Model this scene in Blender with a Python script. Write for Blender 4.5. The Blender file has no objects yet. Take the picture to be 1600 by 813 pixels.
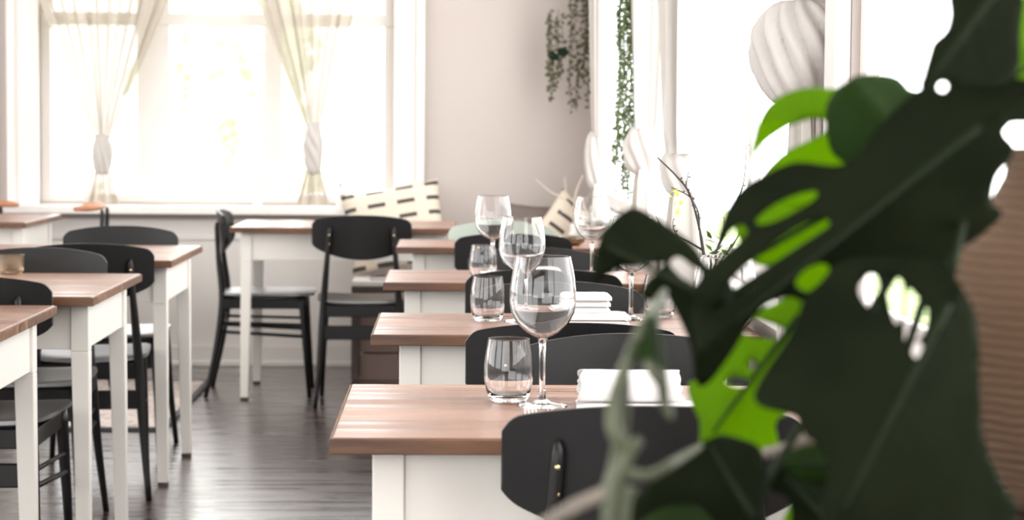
import bpy, bmesh, math, random
from mathutils import Vector, Matrix, noise
from mathutils.geometry import delaunay_2d_cdt
random.seed(7)
S = bpy.context.scene
COL = S.collection
PI = math.pi

# ------------------------------------------------------------------ camera, world, lights, exposure
F = 3300.0                       # focal length in px of the 1600 px frame
VX, VY, CH = 700.0, 197.0, 1.19  # where the room's long axis vanishes; camera height
cam_d = bpy.data.cameras.new('camera'); cam = bpy.data.objects.new('camera', cam_d); COL.objects.link(cam)
cam_d.sensor_width = 36.0; cam_d.lens = 36.0*F/1600.0; cam_d.clip_start = .05
yaw = math.atan((800-VX)/F); pitch = math.atan((406.5-VY)/F); roll = math.radians(0.45)
cam.matrix_world = Matrix.Translation((0, 0, CH)) @ Matrix.Rotation(-yaw, 4, 'Z') @ Matrix.Rotation(PI/2-pitch, 4, 'X') @ Matrix.Rotation(roll, 4, 'Z')
cam_d.dof.use_dof = True; cam_d.dof.focus_distance = 4.0; cam_d.dof.aperture_fstop = 6.6
S.camera = cam

w = bpy.data.worlds.new('world'); S.world = w; w.use_nodes = True
wn = w.node_tree.nodes; wl = w.node_tree.links
bg = wn['Background']; bg.inputs['Color'].default_value = (1.0, .99, .985, 1); bg.inputs['Strength'].default_value = 4.8
S.view_settings.view_transform = 'Standard'; S.view_settings.look = 'None'
S.view_settings.gamma = 1.0; S.view_settings.use_curve_mapping = False
S.view_settings.exposure = 0.58
S.cycles.use_denoising = True
S.cycles.max_bounces = 12; S.cycles.transparent_max_bounces = 24; S.cycles.transmission_bounces = 12
S.cycles.diffuse_bounces = 6; S.cycles.caustics_refractive = False; S.cycles.caustics_reflective = False

XL_ = -4.2
def portal(name, loc, rot, sx, sy):                 # guides the daylight sampling through a window
    d = bpy.data.lights.new(name, 'AREA'); d.shape = 'RECTANGLE'; d.size = sx; d.size_y = sy
    d.cycles.is_portal = True
    o = bpy.data.objects.new(name, d); COL.objects.link(o); o.location = loc; o.rotation_euler = rot
portal('daylight_back_window', (-1.13, 10.56, 1.6), (-PI/2, 0, 0), 1.75, 1.75)
portal('daylight_long_side_window', (.80, 7.1, 1.7), (0, PI/2, 0), 1.8, 5.7)
portal('daylight_added_left_windows', (XL_-.1, 4.0, 1.6), (0, -PI/2, 0), 1.9, 11.0)  # portal for the left openings added to brighten the room
portal('daylight_added_front_window', (-1.8, -2.3, 1.5), (PI/2, 0, 0), 4.4, 2.3)  # portal for the unseen front opening, put in as fill light
portal('daylight_near_side_window', (.80, 2.4, 1.7), (0, PI/2, 0), 1.8, 2.7)

# ------------------------------------------------------------------ helpers
def link(name, me, m=None, parent=None, smooth=False):
    o = bpy.data.objects.new(name, me); COL.objects.link(o)
    if m: me.materials.append(m)
    if parent: o.parent = parent
    if smooth:
        for p in me.polygons: p.use_smooth = True
    return o
def obj(name, bm, m=None, parent=None, smooth=False, auto=None, bevel=0):
    bmesh.ops.recalc_face_normals(bm, faces=bm.faces)
    me = bpy.data.meshes.new(name); bm.to_mesh(me); bm.free()
    o = link(name, me, m, parent, smooth or auto is not None)
    if auto is not None: me.set_sharp_from_angle(angle=math.radians(auto))
    if bevel:
        b = o.modifiers.new('bevel', 'BEVEL'); b.width = bevel; b.segments = 2; b.limit_method = 'ANGLE'; b.angle_limit = math.radians(40)
    return o
def tag(o, label, cat, group=None, kind=None):
    o['label'] = label
    if cat: o['category'] = cat
    if group: o['group'] = group
    if kind: o['kind'] = kind
    return o
def thing(name, label, cat, loc=(0, 0, 0), rz=0, group=None):
    o = bpy.data.objects.new(name, None); COL.objects.link(o); o.location = loc; o.rotation_euler = (0, 0, rz)
    o.empty_display_size = .1
    return tag(o, label, cat, group)
def struct(name, bm, m, parent=None, **k):
    o = obj(name, bm, m, parent, **k)
    if not parent: o['kind'] = 'structure'
    return o
def dup(root, loc, rz=0, label=None, group=None):
    r = root.copy(); COL.objects.link(r); r.location = loc; r.rotation_euler = (0, 0, rz)
    if label: r['label'] = label
    if group: r['group'] = group
    for ch in list(root.children):
        c = ch.copy(); COL.objects.link(c); c.parent = r
        for g in list(ch.children):
            d = g.copy(); COL.objects.link(d); d.parent = c
    return r
def box(bm, x0, x1, y0, y1, z0, z1, M=None):
    vs = [bm.verts.new(Vector(p) if M is None else M @ Vector(p)) for p in
          [(x0,y0,z0),(x1,y0,z0),(x1,y1,z0),(x0,y1,z0),(x0,y0,z1),(x1,y0,z1),(x1,y1,z1),(x0,y1,z1)]]
    for f in ((0,3,2,1),(4,5,6,7),(0,1,5,4),(1,2,6,5),(2,3,7,6),(3,0,4,7)): bm.faces.new([vs[i] for i in f])
    return bm
def BX(*a, **k): return box(bmesh.new(), *a, **k)
def frustum(bm, c0, s0, c1, s1):                    # square section taper between two centres
    r = []
    for c, s in ((c0, s0), (c1, s1)):
        r.append([bm.verts.new((c[0]+dx*s[0]/2, c[1]+dy*s[1]/2, c[2])) for dx, dy in ((-1,-1),(1,-1),(1,1),(-1,1))])
    bm.faces.new(r[0][::-1]); bm.faces.new(r[1])
    for i in range(4): bm.faces.new((r[0][i], r[0][(i+1)%4], r[1][(i+1)%4], r[1][i]))
    return bm
def catmull(pts, n=6):
    P = [Vector(p) for p in pts]; P = [2*P[0]-P[1]] + P + [2*P[-1]-P[-2]]; out = []
    for i in range(1, len(P)-2):
        a, b, c, d = P[i-1:i+3]
        for k in range(n):
            t = k/n
            out.append(.5*((2*b)+(c-a)*t+(2*a-5*b+4*c-d)*t*t+(3*b-a-3*c+d)*t**3))
    out.append(P[-2]); return out
def tube(bm, pts, rad, seg=8, flat=1.0):
    pts = [Vector(p) for p in pts]
    if not isinstance(rad, (list, tuple)): rad = [rad]*len(pts)
    elif len(rad) != len(pts):
        n = len(rad)-1; L = len(pts)-1; R = []
        for i in range(len(pts)):
            t = i/L*n; k = min(int(t), n-1); R.append(rad[k]+(rad[k+1]-rad[k])*(t-k))
        rad = R
    rings = []; up = None
    for i, p in enumerate(pts):
        t = (pts[min(i+1, len(pts)-1)]-pts[max(i-1, 0)]).normalized()
        if up is None: up = Vector((0,0,1)) if abs(t.z) < .9 else Vector((0,1,0))
        a = t.cross(up).normalized(); up = a.cross(t).normalized()
        rings.append([bm.verts.new(p+rad[i]*(math.cos(2*PI*k/seg)*a+flat*math.sin(2*PI*k/seg)*up)) for k in range(seg)])
    for r0, r1 in zip(rings, rings[1:]):
        for k in range(seg): bm.faces.new((r0[k], r0[(k+1)%seg], r1[(k+1)%seg], r1[k]))
    bm.faces.new(rings[0][::-1]); bm.faces.new(rings[-1]); return bm
def lathe(bm, prof, seg=32, c=(0,0,0), ripple=None, closed=False):
    rings = []
    for r, z in prof:
        if r < 1e-5: rings.append([bm.verts.new((c[0], c[1], c[2]+z))]); continue
        ring = []
        for k in range(seg):
            a = 2*PI*k/seg; rr = r*(ripple(a, z) if ripple else 1)
            ring.append(bm.verts.new((c[0]+rr*math.cos(a), c[1]+rr*math.sin(a), c[2]+z)))
        rings.append(ring)
    pr = list(zip(rings, rings[1:]))
    if closed: pr.append((rings[-1], rings[0]))
    for a, b in pr:
        if len(a) == 1 and len(b) == 1: continue
        for k in range(seg):
            k2 = (k+1) % seg
            if len(a) == 1: bm.faces.new((a[0], b[k2], b[k]))
            elif len(b) == 1: bm.faces.new((a[k], a[k2], b[0]))
            else: bm.faces.new((a[k], a[k2], b[k2], b[k]))
    return bm

# ------------------------------------------------------------------ materials
def mat(name, col, rough=.5, spec=.5, bump=0, bscale=60, var=0, vscale=8, coat=0, **k):
    m = bpy.data.materials.new(name); m.use_nodes = True
    n = m.node_tree.nodes; l = m.node_tree.links; b = n['Principled BSDF']
    b.inputs['Base Color'].default_value = (*col, 1); b.inputs['Roughness'].default_value = rough
    b.inputs['Specular IOR Level'].default_value = spec; b.inputs['Coat Weight'].default_value = coat
    b.inputs['Coat Roughness'].default_value = .4; b.inputs['Coat IOR'].default_value = 1.5+.8*coat
    tc = n.new('ShaderNodeTexCoord')
    if var:
        t = n.new('ShaderNodeTexNoise'); t.inputs['Scale'].default_value = vscale; t.inputs['Detail'].default_value = 5
        l.new(tc.outputs['Object'], t.inputs['Vector'])
        r = n.new('ShaderNodeValToRGB'); r.color_ramp.elements[0].position = .35; r.color_ramp.elements[1].position = .65
        r.color_ramp.elements[0].color = (*[c*(1-var) for c in col], 1); r.color_ramp.elements[1].color = (*[min(1, c*(1+var)) for c in col], 1)
        l.new(t.outputs['Fac'], r.inputs['Fac']); l.new(r.outputs['Color'], b.inputs['Base Color'])
    if bump:
        t = n.new('ShaderNodeTexNoise'); t.inputs['Scale'].default_value = bscale; t.inputs['Detail'].default_value = 4
        l.new(tc.outputs['Object'], t.inputs['Vector'])
        bp = n.new('ShaderNodeBump'); bp.inputs['Strength'].default_value = bump; bp.inputs['Distance'].default_value = .004
        l.new(t.outputs['Fac'], bp.inputs['Height']); l.new(bp.outputs['Normal'], b.inputs['Normal'])
    return m
def wood(name, c1, c2, c3, rough=(.3, .55), plank=.105, axis='X', gs=1.0, coat=0.0, coord='Object', crough=.2):
    """planks running along `axis`, grain streaks along them"""
    m = bpy.data.materials.new(name); m.use_nodes = True
    n = m.node_tree.nodes; l = m.node_tree.links; b = n['Principled BSDF']
    tc = n.new('ShaderNodeTexCoord'); mp = n.new('ShaderNodeMapping')
    l.new(tc.outputs[coord], mp.inputs['Vector'])
    if axis == 'Y': mp.inputs['Rotation'].default_value = (0, 0, PI/2)
    sep = n.new('ShaderNodeSeparateXYZ'); l.new(mp.outputs['Vector'], sep.inputs[0])
    dv = n.new('ShaderNodeMath'); dv.operation = 'DIVIDE'; dv.inputs[1].default_value = plank; l.new(sep.outputs['Y'], dv.inputs[0])
    fl = n.new('ShaderNodeMath'); fl.operation = 'FLOOR'; l.new(dv.outputs[0], fl.inputs[0])
    fr = n.new('ShaderNodeMath'); fr.operation = 'FRACT'; l.new(dv.outputs[0], fr.inputs[0])
    wnz = n.new('ShaderNodeTexWhiteNoise'); wnz.noise_dimensions = '1D'; l.new(fl.outputs[0], wnz.inputs['W'])
    st = n.new('ShaderNodeMapping'); st.inputs['Scale'].default_value = (2.2*gs, 38*gs, 38*gs)
    l.new(mp.outputs['Vector'], st.inputs['Vector'])
    ad = n.new('ShaderNodeVectorMath'); ad.operation = 'ADD'; l.new(st.outputs['Vector'], ad.inputs[0])
    sc = n.new('ShaderNodeVectorMath'); sc.operation = 'SCALE'; sc.inputs['Scale'].default_value = 13
    l.new(wnz.outputs['Color'], sc.inputs[0]); l.new(sc.outputs[0], ad.inputs[1])
    nz = n.new('ShaderNodeTexNoise'); nz.inputs['Scale'].default_value = 1.0; nz.inputs['Detail'].default_value = 6; nz.inputs['Distortion'].default_value = .6
    l.new(ad.outputs[0], nz.inputs['Vector'])
    mix = n.new('ShaderNodeMath'); mix.operation = 'MULTIPLY_ADD'; mix.inputs[1].default_value = .22; l.new(wnz.outputs['Value'], mix.inputs[0])
    sb = n.new('ShaderNodeMath'); sb.operation = 'SUBTRACT'; sb.inputs[1].default_value = .11; l.new(nz.outputs['Fac'], sb.inputs[0]); l.new(sb.outputs[0], mix.inputs[2])
    r = n.new('ShaderNodeValToRGB'); e = r.color_ramp.elements; e[0].position = .3; e[0].color = (*c1, 1); e[1].position = .72; e[1].color = (*c3, 1)
    x = e.new(.5); x.color = (*c2, 1); l.new(mix.outputs[0], r.inputs['Fac'])
    # plank joints
    g = n.new('ShaderNodeMath'); g.operation = 'COMPARE'; g.inputs[1].default_value = 0.0; g.inputs[2].default_value = .018; l.new(fr.outputs[0], g.inputs[0])
    mc = n.new('ShaderNodeMix'); mc.data_type = 'RGBA'; mc.inputs['B'].default_value = (*[c*.45 for c in c1], 1)
    l.new(g.outputs[0], mc.inputs['Factor']); l.new(r.outputs['Color'], mc.inputs['A']); l.new(mc.outputs['Result'], b.inputs['Base Color'])
    mr = n.new('ShaderNodeMapRange'); mr.inputs['From Min'].default_value = .3; mr.inputs['From Max'].default_value = .7
    mr.inputs['To Min'].default_value = rough[0]; mr.inputs['To Max'].default_value = rough[1]; l.new(nz.outputs['Fac'], mr.inputs['Value']); l.new(mr.outputs[0], b.inputs['Roughness'])
    b.inputs['Coat Weight'].default_value = coat; b.inputs['Coat Roughness'].default_value = crough; l.new(mr.outputs[0], b.inputs['Coat Roughness'])
    bp = n.new('ShaderNodeBump'); bp.inputs['Strength'].default_value = .25; bp.inputs['Distance'].default_value = .002
    sbb = n.new('ShaderNodeMath'); sbb.operation = 'SUBTRACT'; l.new(nz.outputs['Fac'], sbb.inputs[0]); l.new(g.outputs[0], sbb.inputs[1])
    l.new(sbb.outputs[0], bp.inputs['Height']); l.new(bp.outputs['Normal'], b.inputs['Normal'])
    return m
def thin_glass(name, tint=(1, 1, 1)):
    m = bpy.data.materials.new(name); m.use_nodes = True; n = m.node_tree.nodes; l = m.node_tree.links
    n.remove(n['Principled BSDF']); out = n['Material Output']
    t = n.new('ShaderNodeBsdfTransparent'); t.inputs[0].default_value = (*tint, 1); g = n.new('ShaderNodeBsdfGlossy'); g.inputs['Roughness'].default_value = .02
    fz = n.new('ShaderNodeFresnel'); fz.inputs['IOR'].default_value = 1.15; mx = n.new('ShaderNodeMixShader')
    at = n.new('ShaderNodeMath'); at.operation = 'MULTIPLY'; at.inputs[1].default_value = .2; l.new(fz.outputs[0], at.inputs[0])
    l.new(at.outputs[0], mx.inputs[0]); l.new(t.outputs[0], mx.inputs[1]); l.new(g.outputs[0], mx.inputs[2]); l.new(mx.outputs[0], out.inputs[0]); return m
def sheer(name, col, see=.3, trans=.6, dense=1.0):
    """thin cloth: folds seen edge-on have a longer path through the weave and let less through"""
    m = bpy.data.materials.new(name); m.use_nodes = True; n = m.node_tree.nodes; l = m.node_tree.links
    n.remove(n['Principled BSDF']); out = n['Material Output']
    d = n.new('ShaderNodeBsdfDiffuse'); d.inputs[0].default_value = (*col, 1)
    tl = n.new('ShaderNodeBsdfTranslucent'); tl.inputs[0].default_value = (*[c**1.6*trans for c in col], 1)
    t = n.new('ShaderNodeBsdfTransparent'); m1 = n.new('ShaderNodeMixShader'); m1.inputs[0].default_value = .5
    m2 = n.new('ShaderNodeMixShader'); lw = n.new('ShaderNodeLayerWeight'); lw.inputs['Blend'].default_value = .35
    mr = n.new('ShaderNodeMapRange'); mr.inputs['From Min'].default_value = .0; mr.inputs['From Max'].default_value = .6
    mr.inputs['To Min'].default_value = see; mr.inputs['To Max'].default_value = 0.0
    l.new(lw.outputs['Facing'], mr.inputs['Value']); l.new(mr.outputs[0], m2.inputs[0])
    l.new(d.outputs[0], m1.inputs[1]); l.new(tl.outputs[0], m1.inputs[2]); l.new(m1.outputs[0], m2.inputs[1]); l.new(t.outputs[0], m2.inputs[2]); l.new(m2.outputs[0], out.inputs[0]); return m
def leafmat(name, col, tcol, tw, rough=.35, spec=.5):
    m = bpy.data.materials.new(name); m.use_nodes = True; n = m.node_tree.nodes; l = m.node_tree.links
    b = n['Principled BSDF']; out = n['Material Output']
    tc = n.new('ShaderNodeTexCoord'); t = n.new('ShaderNodeTexNoise'); t.inputs['Scale'].default_value = 14; l.new(tc.outputs['Object'], t.inputs['Vector'])
    r = n.new('ShaderNodeValToRGB'); r.color_ramp.elements[0].position = .35; r.color_ramp.elements[1].position = .7
    r.color_ramp.elements[0].color = (*[c*.75 for c in col], 1); r.color_ramp.elements[1].color = (*[c*1.25 for c in col], 1)
    l.new(t.outputs['Fac'], r.inputs['Fac']); l.new(r.outputs['Color'], b.inputs['Base Color'])
    b.inputs['Roughness'].default_value = rough; b.inputs['Specular IOR Level'].default_value = spec
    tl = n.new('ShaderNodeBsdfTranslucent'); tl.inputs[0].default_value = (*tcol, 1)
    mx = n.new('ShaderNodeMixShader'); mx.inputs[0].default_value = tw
    l.new(b.outputs[0], mx.inputs[1]); l.new(tl.outputs[0], mx.inputs[2]); l.new(mx.outputs[0], out.inputs[0]); return m

M = {}
M['wall'] = mat('wall_paint', (.48, .43, .402), .85, .2, bump=.12, bscale=220)
M['trim'] = mat('white_trim', (.72, .685, .655), .45)
M['ceil'] = mat('ceiling_paint', (.85, .83, .80), .9, .2)
M['floor'] = wood('floor_boards', (.014, .0055, .004), (.024, .010, .0075), (.040, .019, .015), (.18, .40), plank=.12, axis='X', gs=.8, coat=1.0, crough=.3)
M['top'] = wood('weathered_tabletop', (.125, .043, .020), (.21, .088, .050), (.34, .185, .125), (.25, .5), plank=.09, axis='X', gs=1.0, coat=.5)
M['edge'] = wood('tabletop_edge', (.05, .019, .007), (.13, .055, .022), (.26, .125, .055), (.4, .6), plank=.5, axis='X', gs=1.0)
M['paint'] = mat('cream_table_paint', (.72, .69, .64), .45, bump=.05, bscale=90)
M['black'] = mat('black_lacquer', (.0045, .004, .004), .42, .3, bump=.03, bscale=260)
M['seat'] = mat('black_seat_vinyl', (.008, .0075, .0075), .36, 1.0, coat=1.0)
M['sage'] = mat('sage_lacquer', (.30, .34, .29), .4, .5)
M['tan'] = mat('tan_beech', (.42, .18, .09), .5, var=.15, vscale=30)
M['brass'] = mat('brass_screw', (.65, .5, .28), .25); M['brass'].node_tree.nodes['Principled BSDF'].inputs['Metallic'].default_value = 1
M['steel'] = mat('polished_steel', (.75, .74, .73), .15); M['steel'].node_tree.nodes['Principled BSDF'].inputs['Metallic'].default_value = 1
M['linen'] = mat('white_linen', (.74, .72, .71), .9, .1, bump=.25, bscale=240)
M['glass'] = mat('clear_glass', (1, 1, 1), .0); _g = M['glass'].node_tree.nodes['Principled BSDF']; _g.inputs['Transmission Weight'].default_value = 1; _g.inputs['IOR'].default_value = 1.36
M['amber'] = mat('amber_glass', (.95, .62, .32), .05); _g = M['amber'].node_tree.nodes['Principled BSDF']; _g.inputs['Transmission Weight'].default_value = .9
M['ribbed'] = mat('smoky_glass', (.86, .70, .52), .05); _g = M['ribbed'].node_tree.nodes['Principled BSDF']; _g.inputs['Transmission Weight'].default_value = .95
M['pane'] = thin_glass('window_glass')
M['sheer'] = sheer('cream_sheer', (.96, .88, .77), .11, .13)
M['sheer2'] = sheer('cream_sheer_side', (.95, .90, .84), .04, .11)
M['knot'] = sheer('gathered_cream_cloth', (.94, .90, .86), .0, .32)
M['leaf'] = leafmat('shaded_leaf', (.0085, .0125, .005), (.014, .034, .003), .10, .6, .04)  # darkest copy of the leaf colour, with shade put into it
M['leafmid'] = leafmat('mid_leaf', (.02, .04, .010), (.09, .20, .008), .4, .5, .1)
M['backlit'] = leafmat('backlit_leaf', (.05, .10, .003), (.40, .62, .001), .6, .5, .08)  # brightest copy of the leaf colour, with window light from behind put in
M['stem'] = mat('leaf_stem', (.014, .022, .009), .6, .1)
M['root'] = mat('aerial_root', (.075, .088, .05), .6, var=.2, vscale=40)
M['stick'] = mat('pale_stick', (.20, .175, .145), .6, var=.2, vscale=40)
M['wicker'] = None
M['twig'] = mat('dark_twig', (.012, .008, .007), .6)
M['paletwig'] = mat('pale_twig', (.52, .44, .38), .7)
M['bud'] = leafmat('spring_bud', (.45, .55, .06), (.6, .8, .08), .4)
M['ceramic'] = mat('white_ceramic', (.82, .80, .77), .25)
M['foliage'] = leafmat('trailing_foliage', (.06, .085, .025), (.09, .15, .03), .3)
M['dusty'] = leafmat('hoya_leaf', (.11, .105, .065), (.14, .14, .07), .2, .7, .1)
M['darkleaf'] = leafmat('dark_hoya_leaf', (.008, .018, .010), (.02, .04, .01), .1, .8, .05)
M['crate'] = wood('crate_boards', (.45, .30, .25), (.62, .46, .40), (.75, .60, .54), (.5, .7), plank=.11, axis='X')
M['darkwood'] = mat('dark_stained_wood', (.05, .03, .022), .45, var=.2, vscale=20)
M['grey'] = mat('grey_velvet', (.17, .14, .125), .9, .1, bump=.3, bscale=120)
M['rug'] = mat('grey_rug', (.46, .40, .37), .95, .05, bump=.9, bscale=70, var=.28, vscale=26)
M['rugedge'] = mat('rug_binding', (.06, .055, .06), .9)
M['grass'] = mat('lawn', (.30, .38, .18), .95, .1, var=.3, vscale=3)
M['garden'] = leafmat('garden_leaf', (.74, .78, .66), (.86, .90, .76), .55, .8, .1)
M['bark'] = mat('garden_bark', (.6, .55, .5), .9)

def woven():
    m = bpy.data.materials.new('woven_rattan'); m.use_nodes = True; n = m.node_tree.nodes; l = m.node_tree.links; b = n['Principled BSDF']
    tc = n.new('ShaderNodeTexCoord'); wv = n.new('ShaderNodeTexWave'); wv.bands_direction = 'Z'; wv.inputs['Scale'].default_value = 42; wv.inputs['Distortion'].default_value = 2.0
    l.new(tc.outputs['Object'], wv.inputs['Vector'])
    r = n.new('ShaderNodeValToRGB'); r.color_ramp.elements[0].color = (.14, .075, .04, 1); r.color_ramp.elements[1].color = (.21, .12, .068, 1)
    l.new(wv.outputs['Fac'], r.inputs['Fac']); l.new(r.outputs['Color'], b.inputs['Base Color']); b.inputs['Roughness'].default_value = .7
    bp = n.new('ShaderNodeBump'); bp.inputs['Distance'].default_value = .004; l.new(wv.outputs['Fac'], bp.inputs['Height']); l.new(bp.outputs['Normal'], b.inputs['Normal']); return m
M['wicker'] = woven()
def stroke_cloth():
    """beige cushion cloth woven with rows of short dark strokes"""
    m = bpy.data.materials.new('stroke_pattern_cloth'); m.use_nodes = True; n = m.node_tree.nodes; l = m.node_tree.links; b = n['Principled BSDF']
    tc = n.new('ShaderNodeTexCoord'); mp = n.new('ShaderNodeMapping'); mp.inputs['Scale'].default_value = (1, 1, 1); l.new(tc.outputs['Object'], mp.inputs['Vector'])
    s = n.new('ShaderNodeSeparateXYZ'); l.new(mp.outputs[0], s.inputs[0])
    def fr(o, mul, add=0.0):
        a = n.new('ShaderNodeMath'); a.operation = 'MULTIPLY_ADD'; a.inputs[1].default_value = mul; a.inputs[2].default_value = add; l.new(o, a.inputs[0])
        f = n.new('ShaderNodeMath'); f.operation = 'FRACT'; l.new(a.outputs[0], f.inputs[0]); return f.outputs[0]
    def cmp_(o, c, e):
        a = n.new('ShaderNodeMath'); a.operation = 'COMPARE'; a.inputs[1].default_value = c; a.inputs[2].default_value = e; l.new(o, a.inputs[0]); return a.outputs[0]
    a = cmp_(fr(s.outputs['X'], 7.0), .5, .30); c = cmp_(fr(s.outputs['Z'], 14.0), .5, .14)
    mu = n.new('ShaderNodeMath'); mu.operation = 'MULTIPLY'; l.new(a, mu.inputs[0]); l.new(c, mu.inputs[1])
    mx = n.new('ShaderNodeMix'); mx.data_type = 'RGBA'; mx.inputs['A'].default_value = (.66, .58, .48, 1); mx.inputs['B'].default_value = (.06, .05, .045, 1)
    l.new(mu.outputs[0], mx.inputs['Factor']); l.new(mx.outputs['Result'], b.inputs['Base Color']); b.inputs['Roughness'].default_value = .9; return m
M['strokes'] = stroke_cloth()

# ------------------------------------------------------------------ room shell
XR, YB, XL, YF, HC = .72, 10.4, -4.2, -2.2, 2.75
struct('floor', BX(XL-.2, XR+.2, YF-.2, YB+.2, -.1, 0), M['floor'])
struct('ceiling', BX(XL-.2, XR+.2, YF-.2, YB+.2, HC, HC+.1), M['ceil'])
def wall_x(name, y0, y1, holes, x0, x1):           # wall along X with openings (x0,x1,z0,z1)
    bm = bmesh.new(); holes = sorted(holes); cur = x0
    for a, b, c, d in holes:
        box(bm, cur, a, y0, y1, 0, HC); box(bm, a, b, y0, y1, 0, c); box(bm, a, b, y0, y1, d, HC); cur = b
    box(bm, cur, x1, y0, y1, 0, HC); return struct(name, bm, M['wall'])
def wall_y(name, x0, x1, holes, y0, y1):
    bm = bmesh.new(); holes = sorted(holes); cur = y0
    for a, b, c, d in holes:
        box(bm, x0, x1, cur, a, 0, HC); box(bm, x0, x1, a, b, 0, c); box(bm, x0, x1, a, b, d, HC); cur = b
    box(bm, x0, x1, cur, y1, 0, HC); return struct(name, bm, M['wall'])
LW = [(-1.6, 1.6, .7, 2.55), (2.2, 5.4, .7, 2.55), (6.0, 9.4, .7, 2.55)]  # unseen left windows, added to raise the interior light
wall_x('wall_front', YF-.15, YF, [(-3.9, .3, .4, 2.6)], XL, XR)  # unseen wide opening behind the camera, added for fill light
wall_y('wall_left', XL-.15, XL, LW, YF, YB+.18)
wall_x('wall_back', YB, YB+.18, [(-2.0, -.27, .80, 2.45)], XL, XR)
SW = [(4.25, 9.9, .82, 2.5), (1.2, 3.78, .82, 2.5)]
wall_y('wall_right', XR, XR+.05, SW, YF, YB+.18)

def window_back():
    bm = bmesh.new(); y0, y1 = YB+.04, YB+.10
    x0, x1, z0, z1 = -2.0, -.27, .80, 2.45
    for a, b in ((x0, x0+.05), (-1.53, -1.37), (-.91, -.82), (x1-.05, x1)): box(bm, a, b, y0, y1, z0, z1)
    for a, b in ((z0, z0+.04), (1.67, 1.73), (z1-.05, z1)): box(bm, x0, x1, y0-.005, y1+.005, a, b)
    o = struct('window_1', bm, M['trim'], bevel=.004)
    obj('window_pane', BX(x0, x1, y0+.025, y0+.03, z0, z1), M['pane'], o)
    b2 = bmesh.new()                                              # casing on the room side
    box(b2, x0-.13, x0, YB-.03, YB, .72, z1+.13); box(b2, x1, x1+.13, YB-.03, YB, .72, z1+.13); box(b2, x0-.13, x1+.13, YB-.03, YB, z1, z1+.13)
    box(b2, x0-.15, x0-.11, YB-.045, YB-.02, .72, z1+.13); box(b2, x1+.11, x1+.15, YB-.045, YB-.02, .72, z1+.13)
    obj('window_casing', b2, M['trim'], o, bevel=.006)
    obj('window_sill', BX(x0-.16, x1+.16, YB-.16, YB+.04, .75, .79), M['trim'], o, bevel=.006)
window_back()
def window_side(name, y0, y1, z0, z1, mul):
    bm = bmesh.new(); xa, xb = XR+.015, XR+.04
    box(bm, xa, xb, y0, y0+.06, z0, z1); box(bm, xa, xb, y1-.06, y1, z0, z1)
    for m_ in mul: box(bm, xa, xb, m_-.03, m_+.03, z0, z1)
    for a, b in ((z0, z0+.06), (z1-.06, z1)): box(bm, xa, xb, y0, y1, a, b)
    o = struct(name, bm, M['trim'], bevel=.004)
    obj('window_pane', BX(xa+.01, xa+.014, y0, y1, z0, z1), M['pane'], o)
    b2 = bmesh.new()
    box(b2, XR-.03, XR, y0-.11, y0, z0-.1, z1+.1); box(b2, XR-.03, XR, y1, y1+.11, z0-.1, z1+.1); box(b2, XR-.03, XR, y0-.11, y1+.11, z1, z1+.11)
    obj('window_casing', b2, M['trim'], o, bevel=.006)
    obj('window_sill', BX(XR-.06, XR+.01, y0-.1, y1+.1, z0-.04, z0), M['trim'], o, bevel=.005)
window_side('window_2', 4.25, 9.9, .82, 2.5, [5.15, 6.7, 8.3])
window_side('window_3', 1.2, 3.78, .82, 2.5, [2.5])
for k, (a_, b_, c_, d_) in enumerate(LW):  # frames and panes of the added left windows
    bm = bmesh.new(); x_ = XL-.1
    for q in (a_, (a_+b_)/2-.03, b_-.06): box(bm, x_, x_+.05, q, q+.06, c_, d_)
    for q in (c_, d_-.06): box(bm, x_, x_+.05, a_, b_, q, q+.06)
    o = struct('window_%d' % (4+k), bm, M['trim']); obj('window_pane', BX(x_+.02, x_+.024, a_, b_, c_, d_), M['pane'], o)
bm = bmesh.new()
for q in (-3.9, -2.52, -1.14, .24): box(bm, q, q+.06, YF-.1, YF-.05, .4, 2.6)
for q in (.4, 2.54): box(bm, -3.9, .3, YF-.1, YF-.05, q, q+.06)
o = struct('window_7', bm, M['trim']); obj('window_pane', BX(-3.9, .3, YF-.08, YF-.076, .4, 2.6), M['pane'], o)  # window behind the camera, added for the light it lets in
# panelling under the back window and boarded strip left of it
bm = bmesh.new()
box(bm, XL, -.45, YB-.018, YB, .10, .72); box(bm, XL, -.45, YB-.03, YB-.018, .62, .645)
struct('trim_1', bm, M['trim'], bevel=.004)
bm = bmesh.new()
for k in range(20): box(bm, -4.19+k*.1, -4.19+k*.1+.092, YB-.014, YB, .75, HC)
struct('trim_2', bm, M['wall'], bevel=.004)
bm = box(bmesh.new(), XL, XR, YB-.035, YB, 0, .10); box(bm, XL, XR, YB-.05, YB-.03, 0, .025)
struct('baseboard_back', bm, M['trim'], bevel=.004)
struct('baseboard_right', BX(XR-.02, XR, YF, YB-.05, 0, .10), M['trim'], bevel=.004)
struct('baseboard_left', BX(XL, XL+.02, YF, YB-.05, 0, .10), M['trim'], bevel=.004)

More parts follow.
